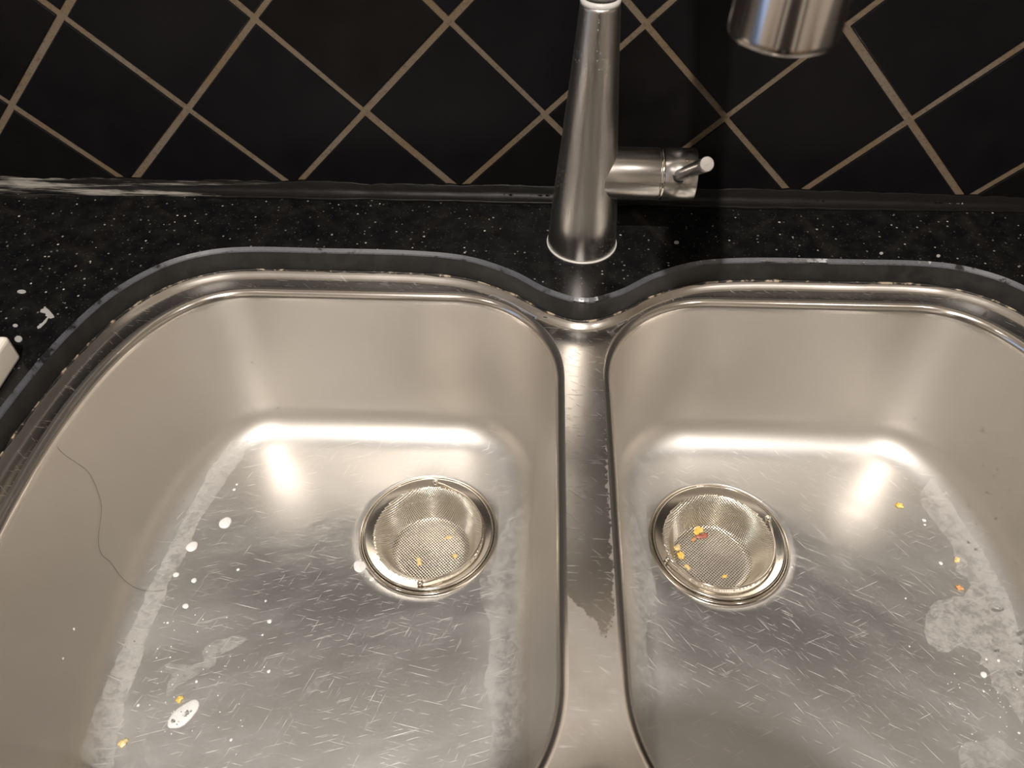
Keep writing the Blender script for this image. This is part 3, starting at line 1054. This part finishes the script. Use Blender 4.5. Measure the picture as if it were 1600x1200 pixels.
for a in [(1091, 829, 9, 6, 0.5, 'bright yellow scrap at the back of the right strainer', M_YEL, ZM, 0.4),
          (1097, 838, 11, 4, 0.2, 'red brown scrap under the yellow one in the right strainer', M_RED, ZM, 0.4),
          (1084, 843, 5, 3, 0.9, 'small orange scrap beside the red one in the right strainer', M_ORANGE, ZM, 0.4),
          (1058, 857, 6, 5, 0.3, 'upper piece of the pale yellow clump at the right strainer left wall', M_PALE, ZM, 0.6),
          (1064, 868, 5, 7, 0.2, 'lower piece of the pale yellow clump at the right strainer left wall', M_YEL, ZM, 0.5),
          (1074, 886, 4, 6, 0.6, 'thin yellow scrap at the lower left of the right strainer', M_PALE, ZM, 0.5),
          (1132, 901, 4, 3, 0.0, 'tiny yellow scrap at the front of the right strainer', M_YEL, ZM, 0.5),
          (655, 878, 4, 8, 0.15, 'yellow scrap at the front of the left strainer', M_PALE, ZM, 0.5),
          (711, 869, 4, 4, 0.0, 'tiny yellow scrap at the right of the left strainer', M_PALE, ZM, 0.5),
          (701, 840, 6, 3, 0.3, 'pale flat scrap in the middle of the left strainer', M_PALE, ZM, 0.3),
          (1405, 790, 6, 4.5, -0.4, 'yellow flake on the right basin floor behind the strainer', M_YEL, None, 0.4),
          (1495, 875, 4.5, 4, 0.4, 'pale crumb on the edge of the right limescale band', M_PALE, None, 0.6),
          (1499, 919, 5.5, 5, 0.2, 'orange crumb on the right limescale band', M_ORANGE, None, 0.6),
          (193, 1161, 6, 7, -0.5, 'yellow drop on the limescale at the front of the left basin', M_PALE, None, 0.4),
          (281, 1093, 5, 5, 0.3, 'small yellow drop touching the big foam blob', M_YEL, None, 0.5)]:
    crumb(*a, group=SC)
for px, py, r, lab in [(1537, 1054, 5, 'white fleck on the wet floor by the right limescale band'),
                       (1470, 880, 3, 'small white fleck left of the pale crumb in the right basin'),
                       (1444, 813, 3, 'tiny white fleck at the back end of the right limescale band')]:
    drop('foam_drop', px, py, r, lab, 'foam drop', M_FOAM, 'soap foam drops in the right basin')
WG = 'water drops on the right wall'
for px, py, r, asp, rz, lab in [(1559, 953, 9, 0.4, 0.1, 'elongated clear water drop on the right limescale band'),
                                (1594, 989, 7, 0.6, 0.5, 'clear water drop at the right picture edge, upper of two'),
                                (1597, 1003, 6, 0.7, 0.5, 'clear water drop at the right picture edge, lower of two'),
                                (1594, 1051, 7, 0.8, 0.2, 'clear water drop at the right picture edge beside the dark wet patch'),
                                (1557, 1016, 6, 0.5, 0.2, 'clear water drop between the limescale patches')]:
    drop('water_drop', px, py, r, lab, 'water drop', M_WATER, WG, asp, rz, 0.5)

# fine spatter that nobody could count
def spatter(name, spots, mat, label, hgt):
    V, F = [], []
    for px, py, r in spots:
        h = hit(px, py)
        if not h: continue
        rr = r * px_size(h[0])
        v, f = dome(rr, rr, rr * hgt, int(px), 10, 3)
        mw = frame(h[0] - h[1] * 0.00005, h[1])
        off = len(V)
        V += [tuple(mw @ Vector(p)) for p in v]
        F += [tuple(off + i for i in q_) for q_ in f]
    return tag(mesh_obj(name, V, F, mat), label, 'spatter', kind='stuff')
rd = random.Random(21)
sp_ = [(rd.uniform(330, 850), rd.uniform(490, 650), rd.uniform(1.0, 2.0)) for _ in range(45)]
sp_ += [(rd.uniform(1000, 1520), rd.uniform(500, 660), rd.uniform(1.0, 2.0)) for _ in range(45)]
sp_ += [(rd.uniform(1510, 1600), rd.uniform(620, 900), rd.uniform(1.4, 2.6)) for _ in range(34)]
sp_ += [(rd.uniform(40, 320), rd.uniform(700, 1100), rd.uniform(0.8, 1.5)) for _ in range(14)]
spatter('water_spatter', sp_, M_WATER, 'tiny water beads sprinkled over the basin walls', 0.6)
sp_ = [(366, 765, 2.5), (370, 757, 2), (372, 890, 2.6), (415, 939, 2), (307, 1065, 2.4), (262, 973, 2), (216, 1102, 2.6), (266, 1027, 1.6), (410, 992, 2.0), (420, 1049, 3.0),
       (99, 1029, 2.0), (116, 983, 2.4), (361, 1156, 2.6), (1560, 1032, 2.6), (1541, 1030, 2), (1445, 820, 2), (1537, 1080, 1.8), (1592, 1145, 2.2), (1421, 1010, 1.5), (1237, 886, 1.8), (1415, 935, 1.6)]
sp_ += [(rd.uniform(230, 420), rd.uniform(960, 1180), rd.uniform(0.7, 1.3)) for _ in range(40)]
sp_ += [(rd.uniform(1480, 1600), rd.uniform(1020, 1180), rd.uniform(0.7, 1.3)) for _ in range(30)]
spatter('foam_spatter', sp_, M_FOAM, 'fine white foam specks scattered on the basin floors', 0.5)

V, F = [], []
for _ in range(46):
    px = rd.choice([rd.uniform(770, 868), rd.uniform(1165, 1310), rd.uniform(1165, 1310), rd.uniform(1455, 1520)])
    c_ = on_plane(px, 0.0, 0.0)
    base = on_plane(px, 303 + (px - 800) * 0.0135, 0.004)
    r0 = rd.uniform(0.0005, 0.0010)
    v, f = dome(r0 * rd.uniform(1, 1.8), r0, r0, int(px), 10, 3)
    off = len(V)
    mw = frame(Vector((base.x, -0.0034, 0.0042)), Vector((0, -0.75, 0.66)))
    V += [tuple(mw @ Vector(p)) for p in v]
    F += [tuple(off + i for i in q_) for q_ in f]
tag(mesh_obj('water_beads', V, F, M_WATER), 'fine water beads along the silicone joint under the tiles', 'spatter', kind='stuff')

# hair on the left wall
hp = []
for x, y in [(79, 683), (95, 706), (120, 724), (137, 737), (150, 762), (158, 790), (156, 815), (153, 845), (158, 866), (172, 878), (185, 897), (203, 914), (222, 922), (242, 924), (258, 922)]:
    h = hit(x, y)
    hp.append(h[0] + h[1] * 0.0004)
hp = catmull(hp, 6, False)
v, f = sweep(hp, 0.00010, 5)
tag(mesh_obj('hair_strand', v, f, M_HAIR), 'single dark hair clinging to the left wall of the left basin', 'hair')

# dried marks on the granite
def flat_mark(pts, label):
    P3 = [on_plane(x, y, 0.0) for x, y in pts]
    m_ = len(P3)
    v = [(p.x, p.y, 0.0) for p in P3] + [(p.x, p.y, 0.0003) for p in P3]
    f = [tuple(range(m_, 2 * m_))] + [(i, (i + 1) % m_, m_ + (i + 1) % m_, m_ + i) for i in range(m_)]
    bm = bmesh.new()
    vv = [bm.verts.new(p) for p in v]
    for q_ in f: bm.faces.new([vv[i] for i in q_])
    bmesh.ops.recalc_face_normals(bm, faces=bm.faces)
    o = bm_obj('residue_mark', bm, M_RESIDUE, None, False)
    tag(o, label, 'residue', 'dried marks on the granite')
flat_mark([(64, 484), (72, 481), (77, 485), (84, 493), (85, 496), (79, 498), (76, 497), (72, 504), (64, 512), (59, 514), (58, 511), (67, 504), (74, 496), (71, 490), (63, 488)], 'comma shaped whitish residue mark on the granite above the soap dish')
def ell(cx, cy, a, b): return [(cx + a * math.cos(t_), cy + b * math.sin(t_)) for t_ in [6.2832 * k / 14 for k in range(14)]]
flat_mark(ell(34, 456, 7, 3), 'flat oval whitish residue spot highest on the left granite')
flat_mark(ell(29, 530, 6, 5), 'round whitish residue spot beside the soap dish corner')
flat_mark(ell(24, 509, 4, 2.5), 'small whitish residue spot between the oval and the soap dish')
flat_mark(ell(1057, 379, 4, 2.5), 'small whitish residue spot on the granite right of the faucet')
flat_mark(ell(1466, 400, 3, 2.2), 'whitish residue dot by the right back corner of the sink cut-out')
flat_mark(ell(1377, 396, 3, 2), 'whitish residue dot behind the right basin')

# ------------------------------------------------------------------ base cabinet that carries the worktop
cab = empty('base_cabinet', (-0.075, -0.31, ZF))
tag(cab, 'brown base cabinet carrying the worktop below the sink', 'cabinet')
def board(name, x0, x1, y0, y1, z0, z1, parent=cab):
    bm = rounded_box(x1 - x0, y1 - y0, z1 - z0, 0.001, 1)
    bmesh.ops.translate(bm, vec=Vector(((x0 + x1) / 2, (y0 + y1) / 2, (z0 + z1) / 2)) - Vector(cab.location), verts=bm.verts)
    return bm_obj(name, bm, M_CAB, parent, False)
board('side_panel', -1.28, -1.262, -0.58, -0.002, ZF, TH)
board('side_panel', 1.112, 1.13, -0.58, -0.002, ZF, TH)
board('bottom_panel', -1.262, 1.112, -0.58, -0.002, ZF + 0.1, ZF + 0.118)
for k in range(4):
    x0 = -1.28 + k * 0.6025
    dr = board('door', x0 + 0.002, x0 + 0.6005, -0.60, -0.582, ZF + 0.1, TH - 0.003)
    v, f = sweep([Vector((x0 + 0.3 + dx, -0.60 - dy, -0.09)) - Vector(cab.location) for dx, dy in [(-0.07, -0.001), (-0.07, 0.025), (0.07, 0.025), (0.07, -0.001)]], 0.005, 8)
    mesh_obj('handle', v, f, M_POLISH, dr)

# ------------------------------------------------------------------ person standing at the sink, whose head shades the front of the basins
M_SKIN = simple('skin', (0.55, 0.34, 0.24), 0.5)
M_SHIRT = simple('shirt_cloth', (0.16, 0.15, 0.15), 0.9)
M_TROUSER = simple('trouser_cloth', (0.05, 0.06, 0.09), 0.9)
M_DARKHAIR = simple('hair', (0.03, 0.02, 0.015), 0.6)
J, E2, RAD, ROOT = [], [], [], []
def chain(pts, rad, start=None):
    prev = start
    for p, r in zip(pts, rad):
        J.append(Vector(p)); RAD.append(r)
        i = len(J) - 1
        if prev is None: ROOT.append(i)
        else: E2.append((prev, i))
        prev = i
    return prev
bx_ = -0.130
pel = chain([(bx_, -0.93, 0.04)], [(0.15, 0.11)])
chest = chain([(bx_, -0.93, 0.18), (bx_, -0.92, 0.34), (bx_, -0.92, 0.44)], [(0.135, 0.10), (0.15, 0.11), (0.13, 0.085)], pel)
neck = chain([(bx_, -0.90, 0.52), (bx_, -0.885, 0.57)], [(0.055, 0.055), (0.052, 0.052)], chest)
chain([(bx_, -0.865, 0.63), (bx_, -0.855, 0.70), (bx_, -0.855, 0.76)], [(0.068, 0.078), (0.075, 0.09), (0.05, 0.055)], neck)
for s_ in (-1, 1):
    sh_ = chain([(bx_ + s_ * 0.17, -0.92, 0.43)], [(0.062, 0.062)], chest)
    def hp_(x, y, z): return (bx_ + s_ * x, y, z)
    w_i = chain([hp_(0.215, -0.93, 0.30), hp_(0.245, -0.94, 0.15), hp_(0.255, -0.915, 0.04), hp_(0.258, -0.89, -0.08)],
                [(0.05, 0.05), (0.042, 0.042), (0.038, 0.038), (0.024, 0.028)], sh_)
    chain([hp_(0.258, -0.885, -0.11), hp_(0.256, -0.88, -0.155)], [(0.016, 0.034), (0.015, 0.036)], w_i)
    fr = 0.0088
    for dy, l_ in ((0.028, 0.068), (0.010, 0.078), (-0.008, 0.072), (-0.026, 0.056)):
        chain([hp_(0.256, -0.88 + dy * 0.9, -0.150), hp_(0.252, -0.878 + dy, -0.165 - l_ * 0.35), hp_(0.243, -0.874 + dy, -0.165 - l_ * 0.7), hp_(0.231, -0.872 + dy, -0.165 - l_ * 0.95)],
              [(fr * 1.05,) * 2, (fr,) * 2, (fr * 0.92,) * 2, (fr * 0.8,) * 2])
    chain([hp_(0.252, -0.858, -0.105), hp_(0.240, -0.835, -0.130), hp_(0.232, -0.825, -0.158), hp_(0.228, -0.822, -0.178)],
          [(fr * 1.3,) * 2, (fr * 1.15,) * 2, (fr,) * 2, (fr * 0.85,) * 2])
    hip = chain([(bx_ + s_ * 0.09, -0.93, -0.04)], [(0.09, 0.09)], pel)
    chain([(bx_ + s_ * 0.10, -0.92, -0.22), (bx_ + s_ * 0.10, -0.92, -0.42), (bx_ + s_ * 0.10, -0.94, -0.62), (bx_ + s_ * 0.10, -0.96, -0.84), (bx_ + s_ * 0.105, -0.90, -0.868), (bx_ + s_ * 0.11, -0.80, -0.878)],
          [(0.08, 0.08), (0.056, 0.056), (0.055, 0.055), (0.04, 0.04), (0.042, 0.034), (0.038, 0.022)], hip)
me = bpy.data.meshes.new('person')
me.from_pydata([tuple(p) for p in J], E2, [])
po = bpy.data.objects.new('person', me)
C.objects.link(po)
md = po.modifiers.new('skin', 'SKIN')
md.use_smooth_shade = True
sk = me.skin_vertices[0].data if me.skin_vertices else None
if sk is None:
    bm = bmesh.new(); bm.from_mesh(me); bm.verts.layers.skin.verify(); bm.to_mesh(me); bm.free()
    sk = me.skin_vertices[0].data
for i, r in enumerate(RAD):
    sk[i].radius = r
    sk[i].use_root = i in ROOT
sb = po.modifiers.new('smooth', 'SUBSURF')
sb.levels = 2; sb.render_levels = 2
dg = bpy.context.evaluated_depsgraph_get()
me2 = bpy.data.meshes.new_from_object(po.evaluated_get(dg))
po.modifiers.clear()
po.data = me2
me2.materials.clear()
for m_ in (M_SHIRT, M_SKIN, M_TROUSER): me2.materials.append(m_)
idx = []
for p in me2.polygons:
    c = p.center
    if c.z > 0.55 or (abs(c.x - bx_) > 0.20 and c.z < -0.07): idx.append(1)
    elif c.z < 0.02: idx.append(2)
    else: idx.append(0)
me2.polygons.foreach_set('material_index', idx)
me2.polygons.foreach_set('use_smooth', [True] * len(idx))
po.location.y = -0.028
tag(po, 'person in a dark shirt standing at the sink', 'person')
v, f = lathe([(0.088, 0.66), (0.094, 0.70), (0.090, 0.74), (0.070, 0.785), (0.035, 0.805), (0.001, 0.808)], 32, bx_, -0.872)
tag(mesh_obj('hair', v, f, M_DARKHAIR, po), 'short dark hair')
